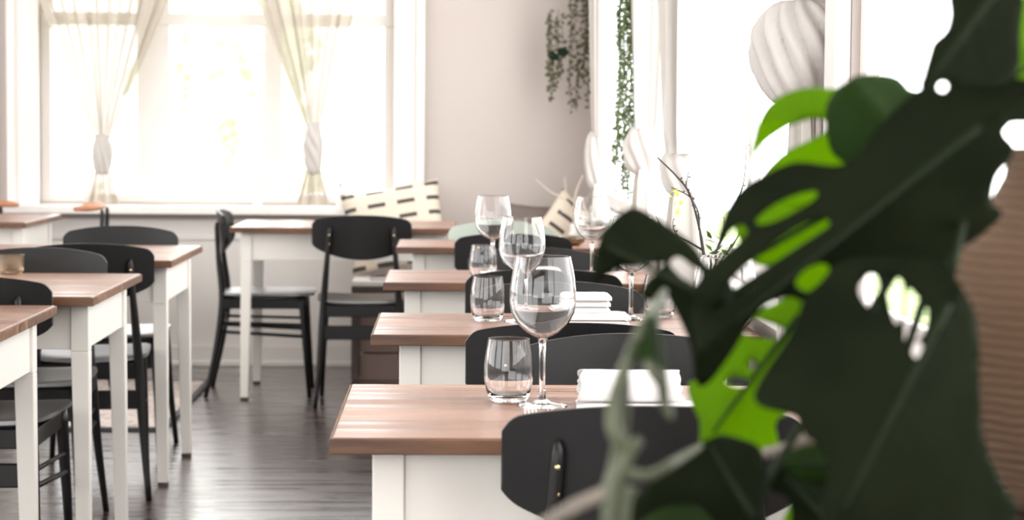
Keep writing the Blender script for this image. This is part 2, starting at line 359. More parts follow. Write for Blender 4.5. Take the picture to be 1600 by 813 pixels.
# ------------------------------------------------------------------ garden outside the back window
tag(obj('lawn', BX(-14, 14, 10.75, 40, -.5, -.4), M['grass']), 'pale green lawn outside the back window', 'lawn', kind='stuff')
def tree(name, label, cat, x, y, h, r, zc, seed, n=1500, ls=.11):
    t = thing(name, label, cat, (x, y, -.395), 0, 'garden trees and bushes outside the back window')
    rnd = random.Random(seed); bm = bmesh.new()
    for i in range(n):
        d = Vector((rnd.gauss(0, 1), rnd.gauss(0, 1), rnd.gauss(0, 1))).normalized()
        nn = .75+.5*noise.noise(d*2.1+Vector((seed, 0, 0)))
        p = Vector((d.x*r*nn, d.y*r*nn, zc+d.z*h*nn))*1.0; s = ls*rnd.uniform(.6, 1.3)
        p *= 1; a = Vector((rnd.gauss(0,1), rnd.gauss(0,1), rnd.gauss(0,1))).normalized(); b = a.orthogonal().normalized(); c = a.cross(b)
        q = [p+b*s, p+c*s*.45, p-b*s, p-c*s*.45]
        bm.faces.new([bm.verts.new(v) for v in q])
    obj('foliage', bm, M['garden'], t)
    b2 = bmesh.new(); tube(b2, [(0, 0, 0), (.03, 0, zc*.5), (0, 0, zc)], [.09, .07, .03])
    for k in range(5):
        a = k*1.3; tube(b2, [(0, 0, zc*.55), (r*.5*math.cos(a), r*.5*math.sin(a), zc+.2*h)], [.04, .015], 6)
    obj('trunk', b2, M['bark'], t, smooth=True)
tree('garden_tree', 'blurred pale green tree seen through the middle pane of the back window', 'tree', -1.75, 16.5, 1.0, .75, 2.1, 3)
tree('garden_bush', 'low pale bush behind the left pane of the back window', 'bush', -4.0, 17.5, .6, 1.0, 1.2, 5, 900)
tree('garden_bush', 'low pale bush at the foot of the middle pane of the back window', 'bush', -1.9, 20.5, .6, .9, 1.2, 9, 900)

# ------------------------------------------------------------------ tables
def make_table(W, D, name='dining_table', o=.055, oy=.055):
    """origin: front-left corner on the floor; legs set back under an overhanging top"""
    t = thing(name, '', 'table')
    top = obj('tabletop', BX(0, W, 0, D, .727, .75), M['top'], t, bevel=.003)
    e = bmesh.new()
    box(e, -.004, W+.004, -.004, .0, .7265, .7485); box(e, -.004, W+.004, D, D+.004, .7265, .7485)
    box(e, -.004, 0, 0, D, .7265, .7485); box(e, W, W+.004, 0, D, .7265, .7485)
    obj('edge_band', e, M['edge'], top, bevel=.0015)
    a = bmesh.new(); z0, z1 = .605, .727; i = o+.008; iy = oy+.008
    box(a, o+.046, W-o-.046, iy, iy+.018, z0, z1); box(a, o+.046, W-o-.046, D-iy-.018, D-iy, z0, z1)
    box(a, i, i+.018, oy+.046, D-oy-.046, z0, z1); box(a, W-i-.018, W-i, oy+.046, D-oy-.046, z0, z1)
    obj('apron', a, M['paint'], t, bevel=.002)
    for sx in (0, 1):
        for sy in (0, 1):
            cx = o+.023 if sx == 0 else W-o-.023; cy = oy+.023 if sy == 0 else D-oy-.023
            bx_ = cx+(-.008 if sx == 0 else .008); by_ = cy+(-.008 if sy == 0 else .008)
            lb = bmesh.new(); box(lb, cx-.023, cx+.023, cy-.023, cy+.023, .60, .727); frustum(lb, (bx_, by_, .012), (.034, .034), (cx, cy, .60), (.046, .046))
            lg = obj('leg', lb, M['paint'], t, bevel=.0025)
            obj('foot_glide', BX(bx_-.016, bx_+.016, by_-.016, by_+.016, 0, .012), M['darkwood'], lg)
    return t
tA = make_table(.82, .62)
def table(t, x, y, label, group, first=[True]):
    if t is tA and first[0]: first[0] = False; t.location = (x, y, 0); t['label'] = label; t['group'] = group; return t
    return dup(t, (x, y, 0), 0, label, group)
GR = 'tables in the right row by the curtains'; GL = 'tables in the left row'
table(tA, -.162, 2.955, 'brown wood-topped table nearest the camera, with rolled napkin, wineglass and tumbler', GR)
tB = make_table(.82, .52); tB.location = (-.158, 4.43, 0); tB['label'] = 'second table back in the right row, its thick brown edge worn pale along the front'; tB['group'] = GR
dup(tB, (-.178, 5.91, 0), 0, 'third table back in the right row, between the two pairs of back-to-back black chairs', GR)
dup(tB, (-.185, 7.63, 0), 0, 'fourth and farthest small table of the right row, in front of the wide window table', GR)
tC = make_table(.96, .72, o=.04); tC.location = (-.93, 9.02, 0); tC['label'] = 'wide white-legged table standing before the back window, its left end and legs fully seen'; tC['group'] = 'tables by the back window'
tD = make_table(.85, .85, o=.025, oy=.10); tD.location = (-.945-.85, 4.25, 0); tD['label'] = 'nearest left table, only its striped corner and one white leg at the left edge'; tD['group'] = GL
dup(tD, (-.900-.85, 5.35, 0), 0, 'left-row table carrying the small ribbed glass', GL)
dup(tD, (-.892-.85, 6.80, 0), 0, 'left-row table behind the one with the ribbed glass, in front of the rug', GL)
dup(tD, (-1.80-.85, 9.02, .0145), 0, 'white-topped table in the far left corner beside the window wall', 'tables by the back window')

# ------------------------------------------------------------------ chairs (origin: floor under the backrest; the seat lies towards +Y)
def back_pt(u, v):                                   # u -1..1 across, v 0..1 up the lens-shaped backrest
    x = .21*u
    au = abs(u)
    zt = .812-.024*au**2.3 - (.018*max(0, (au-.86)/.14)**2.5)
    zb = .622+.056*au**2.0 + (.010*max(0, (au-.86)/.14)**2.5)
    z = zb+(zt-zb)*v
    y = -.004+.042*u*u+(-.035)*(z-.62)/.19*.6
    return x, y, z
def make_chair(name, label, back='black', seat='seat', frame='black'):
    t = thing(name, label, 'chair')
    fm = M[frame]
    # seat: softly dished slab, wider at the front
    bm = bmesh.new(); nx, ny = 14, 12; G = {}
    for s in (0, 1):
        for i in range(nx+1):
            for j in range(ny+1):
                u = i/nx*2-1; v = j/ny*2-1
                k = 1-.10*(abs(u)**4)*(abs(v)**4)-.0
                hw = .186+.02*(v+1)/2
                x = u*hw*(1-.10*abs(v)**6); y = .205+v*.205*(1-.07*abs(u)**6)
                z = .455 - .012*(1-u*u)*(1-v*v)+.006*u*u - (0 if s == 0 else .022) - (.006*(max(abs(u), abs(v))**8) if s == 0 else -.006*(max(abs(u), abs(v))**8))
                G[s, i, j] = bm.verts.new((x, y, z))
    for i in range(nx):
        for j in range(ny):
            bm.faces.new((G[0,i,j], G[0,i+1,j], G[0,i+1,j+1], G[0,i,j+1])); bm.faces.new((G[1,i,j], G[1,i,j+1], G[1,i+1,j+1], G[1,i+1,j]))
    for i in range(nx):
        bm.faces.new((G[0,i,0], G[1,i,0], G[1,i+1,0], G[0,i+1,0])); bm.faces.new((G[0,i,ny], G[0,i+1,ny], G[1,i+1,ny], G[1,i,ny]))
    for j in range(ny):
        bm.faces.new((G[0,0,j], G[0,0,j+1], G[1,0,j+1], G[1,0,j])); bm.faces.new((G[0,nx,j], G[1,nx,j], G[1,nx,j+1], G[0,nx,j+1]))
    obj('seat', bm, M[seat], t, auto=50)
    # backrest
    bm = bmesh.new()
    if back != 'rail':
        nu, nv = 40, 8; G = {}
        for s, th in ((0, 0.0), (1, .013)):
            for i in range(nu+1):
                for j in range(nv+1):
                    uu = math.sin((i/nu*2-1)*PI/2); x, y, z = back_pt(uu, j/nv); G[s, i, j] = bm.verts.new((x, y+th, z))
        for i in range(nu):
            for j in range(nv):
                bm.faces.new((G[0,i,j], G[0,i+1,j], G[0,i+1,j+1], G[0,i,j+1])); bm.faces.new((G[1,i,j], G[1,i,j+1], G[1,i+1,j+1], G[1,i+1,j]))
        for i in range(nu):
            for j, f in ((0, 1), (nv, -1)): bm.faces.new((G[0,i,j], G[1,i,j], G[1,i+1,j], G[0,i+1,j]))
        for j in range(nv):
            for i in (0, nu): bm.faces.new((G[0,i,j], G[0,i,j+1], G[1,i,j+1], G[1,i,j]))
        obj('backrest', bm, M[back], t, auto=50, bevel=.002)
    else:
        pts = [(x, .03+.0-.09*(1-(x/.23)**2)+.06, .80+.006*(1-(x/.23)**2)) for x in [(-.235+.047*i) for i in range(11)]]
        tube(bm, pts, [.012, .019, .022, .02, .019, .018, .019, .02, .022, .019, .012], 10, .8)
        obj('backrest', bm, M['tan'], t, smooth=True)['label'] = 'tan wooden top rail'
    for s in (-1, 1):
        lb = bmesh.new(); topz = .762 if back != 'rail' else .795
        x, y, z = back_pt(.135/.21, .7)
        pts = catmull([(s*.190, -.058, .0), (s*.172, -.012, .22), (s*.160, .012, .42), (s*.146, -.005, .60), (s*.135, y-.012, topz-.03), (s*.135, y-.009, topz)], 4)
        tube(lb, pts, [.0095, .0125, .016, .014, .0105, .0095, .005], 10)
        lg = obj('leg', lb, fm, t, smooth=True)
        if back != 'rail':
            sb = bmesh.new()
            for zz, dy in ((.728, -.022), (.690, -.022)):
                xx, yy, _ = back_pt(.135/.21, (zz-.65)/.14)
                bmesh.ops.create_uvsphere(sb, u_segments=10, v_segments=6, radius=.0045, matrix=Matrix.Translation((s*.135, yy+dy, zz)))
            o = obj('screw', sb, M['brass'], lg, smooth=True); o['label'] = 'brass screw heads'
    for s in (-1, 1):
        lb = bmesh.new(); tube(lb, [(s*.188, .392, 0), (s*.180, .375, .22), (s*.171, .362, .40), (s*.169, .360, .436)], [.0095, .0135, .0175, .016], 10)
        obj('leg', lb, fm, t, smooth=True)
    fb = bmesh.new()
    box(fb, -.162, .162, .352, .37, .375, .43); box(fb, -.153, .153, .008, .024, .38, .43)
    for s in (-1, 1): box(fb, min(s*.174, s*.156), max(s*.174, s*.156), .01, .365, .385, .43)
    obj('seat_frame', fb, fm, t, bevel=.003)
    cb = bmesh.new(); box(cb, -.163, .163, -.004, .012, .285, .345); obj('rear_rail', cb, fm, t, bevel=.004)
    for s in (-1, 1):
        sb = bmesh.new(); tube(sb, [(s*.166, .004, .285), (s*.180, .372, .265)], .0075, 8); tube(sb, [(s*.164, .006, .325), (s*.177, .370, .315)], .0065, 8)
        obj('stretcher', sb, fm, t, smooth=True)
    return t
ch0 = make_chair('dining_chair', '')
used = [False]
def chair(x, y, rz, label, group, src=None):
    src = src or ch0
    if src is ch0 and not used[0]:
        used[0] = True; ch0.location = (x, y, 0); ch0.rotation_euler = (0, 0, rz); ch0['label'] = label; ch0['group'] = group; return ch0
    return dup(src, (x, y, 0), rz, label, group)
GCR = 'black chairs along the right row'; GCL = 'black chairs along the left row'; GCW = 'chairs by the back window'
chair(.285, 2.86, 0, 'large black chair back in front, nearest the camera, with brass screw on its post', GCR)
chair(.336, 3.83, PI, 'black chair with its grey-gleaming inner back facing the camera, behind the rolled napkin', GCR)
chair(.245, 4.07, 0, 'black chair seen from behind between the first and second tables of the right row', GCR)
chair(.266, 5.13, PI, 'black chair facing the camera across the second right-row table, behind the folded napkins', GCR)
chair(.256, 5.60, 0, 'black chair seen from behind at the near side of the third right-row table', GCR)
chair(.270, 6.56, PI, 'black chair facing the camera at the far side of the third right-row table', GCR)
chair(.232, 7.48, 0, 'black chair seen from behind at the fourth right-row table, framed by the wineglasses', GCR)
sg = make_chair('dining_chair', 'pale sage green chair back facing the camera behind the farthest right-row table', back='sage'); sg.location = (.21, 8.32, 0); sg.rotation_euler = (0, 0, PI); sg['group'] = GCW
chair(-1.19, 5.22, 0, 'black chair back at the left edge, just behind the nearest left table', GCL)
chair(-1.235, 6.40, PI, 'low-showing black chair back just behind the ribbed-glass table, facing the camera', GCL)
chair(-1.135, 6.66, .15, 'black chair whose arched back end and screw show right of the ribbed-glass table', GCL)
chair(-1.20, 7.80, PI, 'black chair top beyond the left-row table, nearest to the rug', GCL)
chair(-.364, 8.87, 0, 'black oval-backed chair with two bright screws at the wide window table', GCW)
chair(-1.0, 9.37, -PI/2+.03, 'black chair in side view tucked under the left end of the wide window table', GCW)
tc0 = make_chair('spindle_chair', 'black-framed chair with tan wooden rail end beside the far left corner table', back='rail')
tc0.location = (-1.545, 9.46, .0145); tc0.rotation_euler = (0, 0, PI/2+.08); tc0['group'] = 'tan-railed chairs'
dup(tc0, (-2.27, 10.13, .0), PI, 'tan wooden chair rail cut off by the left edge, behind the far left corner table', 'tan-railed chairs')

# ------------------------------------------------------------------ glasses
def glass_profile(outer, th, floor_z):
    inner = [(max(r-th, 0.0), z) for r, z in outer if z > floor_z]
    return outer, inner
def make_wineglass():
    t = thing('wineglass', '', 'glass')
    # foot and stem
    o = [(0, 0), (.040, 0), (.0405, .0015), (.036, .0035), (.015, .006), (.0065, .012), (.0048, .030), (.0045, .070), (.0052, .098), (.0075, .107), (.0, .1085)]
    obj('stem', lathe(bmesh.new(), o, 32), M['glass'], t, smooth=True)
    out = [(.0, .1085), (.012, .1095), (.026, .117), (.041, .131), (.0495, .148), (.0525, .166), (.052, .184), (.0495, .204), (.046, .222), (.0428, .2355), (.0427, .2361), (.0425, .2365)]
    inn = [(.0422, .2367), (.0419, .2365), (.0418, .2361), (.0419, .2355), (.0450, .222), (.0486, .204), (.0511, .184), (.0516, .166), (.0486, .149), (.0400, .133), (.0245, .1195), (.010, .1125), (.0, .112)]
    obj('bowl', lathe(bmesh.new(), out+inn, 48), M['glass'], t, smooth=True)
    return t
def make_tumbler():
    out = [(0, 0), (.026, 0), (.0305, .003), (.0365, .018), (.0395, .038), (.0395, .055), (.037, .078), (.0332, .0985), (.0331, .1000), (.0329, .1007)]
    inn = [(.0325, .1010), (.0322, .1007), (.0321, .1000), (.0321, .0985), (.0358, .078), (.0383, .055), (.0383, .038), (.0352, .020), (.029, .010), (.020, .008), (0, .008)]
    return obj('tumbler', lathe(bmesh.new(), out+inn, 40), M['glass'], None, smooth=True)
wg = make_wineglass(); tm = make_tumbler(); TZ = .7502
GW = 'wineglasses on the right row of tables'; GT = 'stemless tumblers on the right row of tables'
wgs = [(.149, 3.30, 'largest wineglass, standing on the nearest table beside the rolled napkin'),
       (.44, 3.33, 'wineglass on the nearest table hidden behind the big plant leaves'),
       (.166, 4.74, 'wineglass on the second right-row table, its bowl just above the largest glass'),
       (.418, 4.80, 'wineglass whose stem shows under the dark hooked leaf'),
       (.13, 6.15, 'wineglass on the third right-row table, the leftmost of the far ones'),
       (.418, 6.12, 'wineglass standing left of the dark hooked leaf against the curtain')]
for i, (x, y, lb) in enumerate(wgs):
    if i == 0: wg.location = (x, y, TZ); wg['label'] = lb; wg['group'] = GW
    else: dup(wg, (x, y, TZ), i*.7, lb, GW)
tms = [(.098, 3.36, 'stemless tumbler on the nearest table, left of the largest wineglass'),
       (.09, 4.75, 'stemless tumbler on the second right-row table before the black chair back'),
       (.49, 4.86, 'stemless tumbler on the second right-row table, right of the stem under the hooked leaf'),
       (.10, 6.00, 'small-looking tumbler on the third right-row table at its near left')]
for i, (x, y, lb) in enumerate(tms):
    o = tm if i == 0 else tm.copy()
    if i: COL.objects.link(o)
    o.location = (x, y, TZ); tag(o, lb, 'glass', GT)
# ribbed votive glass on the left table
out = [(0, 0), (.028, 0), (.034, .006), (.0365, .018), (.0365, .056)]; inn = [(.0335, .0565), (.0335, .02), (.030, .010), (0, .009)]
rg = obj('ribbed_glass', lathe(bmesh.new(), out+inn, 72, ripple=lambda a, z: 1+.03*math.cos(18*a)), M['ribbed'], None, auto=60)
rg.location = (-1.268, 6.16, TZ); tag(rg, 'short ribbed smoky glass at the back edge of a left-row table', 'glass')
# amber dish
t = thing('candle_dish', 'amber glass candle dish on the farthest right-row table', 'candle dish', (.46, 7.80, TZ))
obj('bowl', lathe(bmesh.new(), [(0, 0), (.025, 0), (.045, .012), (.052, .034), (.049, .034), (.042, .014), (.022, .006), (0, .006)], 32), M['amber'], t, smooth=True)
obj('candle', lathe(bmesh.new(), [(0, .0065), (.018, .0065), (.018, .024), (0, .025)], 20), M['ceramic'], t, smooth=True)

# ------------------------------------------------------------------ napkins and forks
def make_roll(L, R, turns=2.6):
    """rolled linen: a spiral of cloth running along X, lying on the table, slightly flattened"""
    bm = bmesh.new(); nL, nT = 22, 70; G = {}
    for i in range(nL+1):
        u = i/nL
        for k in range(nT+1):
            a = k/nT*turns*2*PI; r = R*(.22+.78*k/nT)
            edge = .014*noise.noise(Vector((k*.21, 3.0 if u < .5 else 9.0, 0)))
            x = (u-.5)*L + (edge*(1 if u in (0, 1) else 0)) + (.007*(1-k/nT) if u < .5 else -.007*(1-k/nT))*(abs(u-.5)*2)**6
            rr = r*(1+.03*noise.noise(Vector((u*6, a*1.2, 1.7))))
            y = rr*math.cos(a-5.8)*1.08; z = rr*math.sin(a-5.8)*.9
            G[i, k] = bm.verts.new((x, y, z+R*.9))
    for i in range(nL):
        for k in range(nT): bm.faces.new((G[i,k], G[i+1,k], G[i+1,k+1], G[i,k+1]))
    zm = min(v.co.z for v in bm.verts)
    for v in bm.verts: v.co.z -= zm - .0015
    o = obj('napkin_roll', bm, M['linen'], None, smooth=True)
    s = o.modifiers.new('solid', 'SOLIDIFY'); s.thickness = .0022; s.offset = 0
    return o
def make_fold(name, W, D, layers, th=.006, seed=1):
    bm = bmesh.new(); rnd = random.Random(seed)
    for k in range(layers):
        dx, dy = rnd.uniform(-.004, .004), rnd.uniform(-.004, .004)
        nx, ny = 16, 8; z0 = k*th; G = {}
        for s in (0, 1):
            for i in range(nx+1):
                for j in range(ny+1):
                    u, v = i/nx, j/ny; e = max(abs(2*u-1), abs(2*v-1))
                    z = z0+(th*.94 if s else 0)*(1-.45*e**10)+(.0012*noise.noise(Vector((u*4, v*4, k*3))) if (s and k == layers-1) else 0)
                    G[s, i, j] = bm.verts.new((-W/2+W*u+dx, -D/2+D*v+dy, z))
        for i in range(nx):
            for j in range(ny):
                bm.faces.new((G[0,i,j], G[0,i,j+1], G[0,i+1,j+1], G[0,i+1,j])); bm.faces.new((G[1,i,j], G[1,i+1,j], G[1,i+1,j+1], G[1,i,j+1]))
        for i in range(nx):
            for j in (0, ny): bm.faces.new((G[0,i,j], G[0,i+1,j], G[1,i+1,j], G[1,i,j]))
        for j in range(ny):
            for i in (0, nx): bm.faces.new((G[0,i,j], G[1,i,j], G[1,i,j+1], G[0,i,j+1]))
    return obj(name, bm, M['linen'], None, auto=50)
f = make_fold('folded_napkin', .19, .13, 1, .007); f.location = (.300, 3.28, TZ); f.rotation_euler.z = -.04
tag(f, 'thin folded white cloth under the rolled napkin on the nearest table', 'napkin')
r = make_roll(.158, .030); r.location = (.286, 3.30, TZ+.0075); r.rotation_euler.z = -.03
tag(r, 'thick rolled white napkin with frayed ends on the nearest table', 'napkin')
f = make_fold('folded_napkin', .165, .16, 3, .009, 2); f.location = (.315, 4.66, TZ); tag(f, 'wide folded white napkin on the second right-row table, lower of the pair', 'napkin', 'white napkins on the second table')
f2 = make_fold('folded_napkin', .10, .09, 3, .014, 3); f2.location = (.312, 4.70, TZ+.0275); tag(f2, 'small thick folded napkin on top of the wide folded one', 'napkin', 'white napkins on the second table')
f3 = make_fold('folded_napkin', .15, .14, 3, .010, 4); f3.location = (.285, 6.10, TZ); tag(f3, 'folded white napkin on the third right-row table between its wineglasses', 'napkin')
def make_fork():
    t = thing('fork', '', 'fork')
    hb = bmesh.new(); tube(hb, catmull([(0, -.11, .002), (0, -.06, .003), (0, 0, .0045), (0, .03, .004)], 4), [.006, .0055, .0035, .003], 8, .3); obj('handle', hb, M['steel'], t, smooth=True)
    nb = bmesh.new()
    tube(nb, [(0, .028, .004), (0, .038, .0035), (0, .048, .004)], [.003, .0105, .011], 10, .16)
    for k in range(4): tube(nb, catmull([(-.0087+.0058*k, .046, .004), (-.0087+.0058*k, .066, .006), (-.0087+.0058*k, .09, .0115)], 3), [.0018, .0016, .0009], 6)
    obj('tines', nb, M['steel'], t, smooth=True); return t
fk = make_fork(); fk.location = (.128, 3.10, TZ); fk.rotation_euler.z = .03; fk['label'] = 'steel fork with upturned tines, left of the two before the largest wineglass'; fk['group'] = 'forks on the nearest table'
dup(fk, (.158, 3.095, TZ), -.04, 'steel fork with upturned tines, right of the two before the largest wineglass', 'forks on the nearest table')

# ------------------------------------------------------------------ curtains
def drape_mesh(z0, w0, z1, w1, folds, amp, pw=1.0, lean=0.0, seed=0, nz=26, nu=120):
    """gathered cloth from z0 (width w0) to z1 (width w1), folds run along it; local X is across"""
    bm = bmesh.new(); G = {}
    for j in range(nz+1):
        t = j/nz; z = z0+(z1-z0)*t; w_ = w0+(w1-w0)*t**pw
        for i in range(nu+1):
            u = i/nu*2-1
            a = (amp*(.45+.55*t))*(math.sin(u*folds*PI+seed)+.45*math.sin(u*folds*2.3*PI+1.7*seed+1)+.3*math.sin(u*folds*.6*PI+seed*3))
            ux = u+.05*math.sin(u*folds*PI*1.5+seed)
            G[i, j] = bm.verts.new((ux*w_/2+lean*t, a*min(1, w_/.12), z))
    for i in range(nu):
        for j in range(nz): bm.faces.new((G[i,j], G[i+1,j], G[i+1,j+1], G[i,j+1]))
    return bm
def knot_mesh(zc, rx, ry, hz, ridges=9, twist=1.6, seed=0, lean=0.0):
    bm = bmesh.new(); nz, ns = 30, 72; rings = []
    for j in range(nz+1):
        t = j/nz*2-1; prof = (1-t*t)**.62*.60+.40
        ring = []
        for k in range(ns):
            a = 2*PI*k/ns
            rr = prof*(1+.13*(1-2*abs(math.sin((ridges*a+twist*t*2.6+seed)/2)))*(-1)+.06*math.sin(3*a-2.2*t+seed*2)+.05*noise.noise(Vector((math.cos(a)*1.5, math.sin(a)*1.5, t*2+seed))))
            ring.append(bm.verts.new((rx*rr*math.cos(a)+lean*t, ry*rr*math.sin(a), zc+hz*t)))
        rings.append(ring)
    for a, b in zip(rings, rings[1:]):
        for k in range(ns): bm.faces.new((a[k], a[(k+1)%ns], b[(k+1)%ns], b[k]))
    bm.faces.new(rings[0][::-1]); bm.faces.new(rings[-1]); return bm
def curtain(loc, rz, label, zk, hk, rk, wtop, wtail, ztail, m, folds=7, amp=.02, lean=0, ztop=2.5, seed=0, ridges=9, neck=.07, pw=1.25, ry=None, group=None, twist=1.6):
    t = thing('curtain', label, 'curtain', loc, rz, group)
    obj('drape', drape_mesh(zk+hk*.8, neck, ztop, wtop, folds, amp, pw, lean, seed), m, t, smooth=True)
    obj('knot', knot_mesh(zk, rk, ry or rk, hk, ridges, twist, seed), M['knot'], t, smooth=True)
    obj('tail', drape_mesh(zk-hk*.75, neck, ztail, wtail, max(3, folds//2), amp*.8, 1.0, 0, seed+1, 16), m, t, smooth=True)
    return t
GB = 'knotted sheers at the back window'; GS = 'knotted curtains along the right wall'
curtain((-1.685, YB-.06, 0), 0, 'cream sheer knotted low before the left part of the back window', 1.035, .095, .047, 1.15, .17, .80, M['sheer'], 7, .022, lean=.02, seed=.4, pw=1.0, group=GB)
curtain((-.655, YB-.13, 0), 0, 'cream sheer with a long twisted tail before the right part of the back window', 1.075, .125, .045, .95, .17, .80, M['sheer'], 6, .020, lean=-.05, seed=2.1, pw=1.0, group=GB, ridges=6, twist=3.5)
curtain((.64, 8.96, 0), -PI/2, 'curtain in the far right corner of the room beside the trailing vine', 1.046, .13, .05, .50, .20, .50, M['sheer2'], 4, .05, seed=1.2, ry=.06, group=GS, neck=.11)
curtain((.61, 6.55, 0), -PI/2, 'middle knotted curtain just right of the trailing vine', 1.12, .08, .055, .75, .26, .50, M['sheer2'], 4, .06, seed=2.5, ry=.062, group=GS, neck=.11)
curtain((.605, 5.45, 0), -PI/2, 'knotted curtain above the vase of dark twigs', 1.073, .062, .055, .70, .26, .50, M['sheer2'], 4, .058, seed=4.2, ry=.055, group=GS, neck=.11)
# the big swirled knot near the camera
t = thing('curtain', 'large white curtain tied in a fat swirling knot above the big leaves', 'curtain', (.672, 4.03, 0), -PI/2, GS)
obj('drape', drape_mesh(1.45, .13, 2.5, .55, 5, .02, 1.2, 0, 3.1), M['sheer2'], t, smooth=True)
k_ = obj('knot', knot_mesh(1.332, .11, .086, .100, 12, 2.6, .7), M['knot'], t, smooth=True)
obj('knot_loop', knot_mesh(1.37, .055, .05, .10, 5, 1.2, 2.0), M['knot'], t, smooth=True).location = (-.02, .075, 0)
obj('tail', drape_mesh(1.25, .10, .5, .36, 4, .025, 1.0, 0, 1.1), M['sheer2'], t, smooth=True)

# ------------------------------------------------------------------ hanging plants
def leaf_quad(bm, p, d, s, rnd, wid=.5):
    d = d.normalized(); a = d.orthogonal(); a.rotate(Matrix.Rotation(rnd.uniform(0, 6.28), 3, d)); a.normalize(); nrm = d.cross(a)
    pts = [p, p+d*s*.5+a*s*wid*.5+nrm*s*.08, p+d*s, p+d*s*.5-a*s*wid*.5+nrm*s*.08]
    v = [bm.verts.new(q) for q in pts]; bm.faces.new((v[0], v[1], v[3])); bm.faces.new((v[1], v[2], v[3]))
def hang_strands(bm_s, bm_l, strands, rnd, lsize, every, wid=.6, thick=.0018):
    for (x, y, z0, z1) in strands:
        pts = []; z = z0; px, py = x, y; n = max(4, int((z0-z1)/.05))
        for i in range(n+1):
            pts.append((px, py, z0+(z1-z0)*i/n)); px += rnd.uniform(-.006, .006); py += rnd.uniform(-.006, .006)
        tube(bm_s, pts, thick, 5)
        L = z0-z1; k = 0; m_ = int(L/every)
        for k in range(m_):
            t_ = (k+rnd.random())/m_; i = min(int(t_*n), n-1); f_ = t_*n-i
            p = Vector(pts[i]).lerp(Vector(pts[i+1]), f_)
            leaf_quad(bm_l, p, Vector((rnd.uniform(-1, 1), rnd.uniform(-1, 1), rnd.uniform(-.9, .4))), lsize*rnd.uniform(.6, 1.25), rnd, wid)
rnd = random.Random(11)
t = thing('trailing_vine', 'long narrow green vine trailing down between the right wall curtains', 'hanging plant', (.615, 7.3, 0))
bs, bl = bmesh.new(), bmesh.new()
st = [(rnd.gauss(0, .015), rnd.gauss(0, .012), 2.45, .93+rnd.uniform(0, .16)) for _ in range(17)]+[(.035+rnd.gauss(0, .004), 0, 2.45, 1.08) for _ in range(2)]+[(rnd.gauss(.01, .014), rnd.gauss(0, .01), 2.45, 1.40+rnd.uniform(0, .2)) for _ in range(9)]
hang_strands(bs, bl, st, rnd, .019, .0055, .5)
obj('strand', bs, M['foliage'], t); obj('foliage', bl, M['foliage'], t)
pt = obj('hanging_pot', lathe(bmesh.new(), [(0, 2.40), (.05, 2.40), (.075, 2.50), (.078, 2.53), (.07, 2.53), (.062, 2.50), (0, 2.49)], 28), M['ceramic'], t, smooth=True)
obj('cord', tube(bmesh.new(), [(0, 0, 2.49), (0, 0, HC)], .002, 6), M['paletwig'], t)
t = thing('hanging_planter', 'dusty green trailing plant hung in the corner against the beige wall', 'hanging plant', (.565, 10.18, 0))
bs, bl = bmesh.new(), bmesh.new()
st = []
for _ in range(8): st.append((rnd.uniform(-.11, -.02), rnd.uniform(-.04, .04), 1.72+rnd.uniform(-.03,.03), rnd.uniform(1.30, 1.55)))
for _ in range(9): st.append((rnd.uniform(.0, .11), rnd.uniform(-.04, .04), 1.90, rnd.uniform(1.20, 1.48)))
hang_strands(bs, bl, st, rnd, .027, .0125, .75, .0012)
obj('strand', bs, M['dusty'], t); obj('foliage', bl, M['dusty'], t)
bd = bmesh.new()
for px, pz, ang in ((-.068, 1.525, 2.9), (-.022, 1.545, .5)):
    n_ = 12; v = [bd.verts.new((px+.030*math.cos(k/n_*2*PI)*math.cos(ang)-.019*math.sin(k/n_*2*PI)*math.sin(ang), -.04+.003*math.cos(k/n_*4*PI), pz+.034*math.cos(k/n_*2*PI)*math.sin(ang)*.4+.021*math.sin(k/n_*2*PI))) for k in range(n_)]
    bd.faces.new(v)
o = obj('broad_leaf', bd, M['darkleaf'], t); sm = o.modifiers.new('s', 'SOLIDIFY'); sm.thickness = .0015; o['label'] = 'pair of dark broad leaves'
pb = lathe(bmesh.new(), [(0, 1.66), (.05, 1.66), (.085, 1.74), (.09, 1.78), (.083, 1.78), (.07, 1.745), (0, 1.74)], 28); bmesh.ops.translate(pb, verts=pb.verts, vec=(0, 0, .24)); obj('hanging_pot', pb, M['ceramic'], t, smooth=True)
cb = bmesh.new()
for k in range(3): a = k*2.094; tube(cb, [(.088*math.cos(a), .088*math.sin(a), 2.015), (0, 0, 2.45)], .0015, 5)
tube(cb, [(0, 0, 2.45), (0, 0, HC)], .002, 5)
obj('cord', cb, M['paletwig'], t)

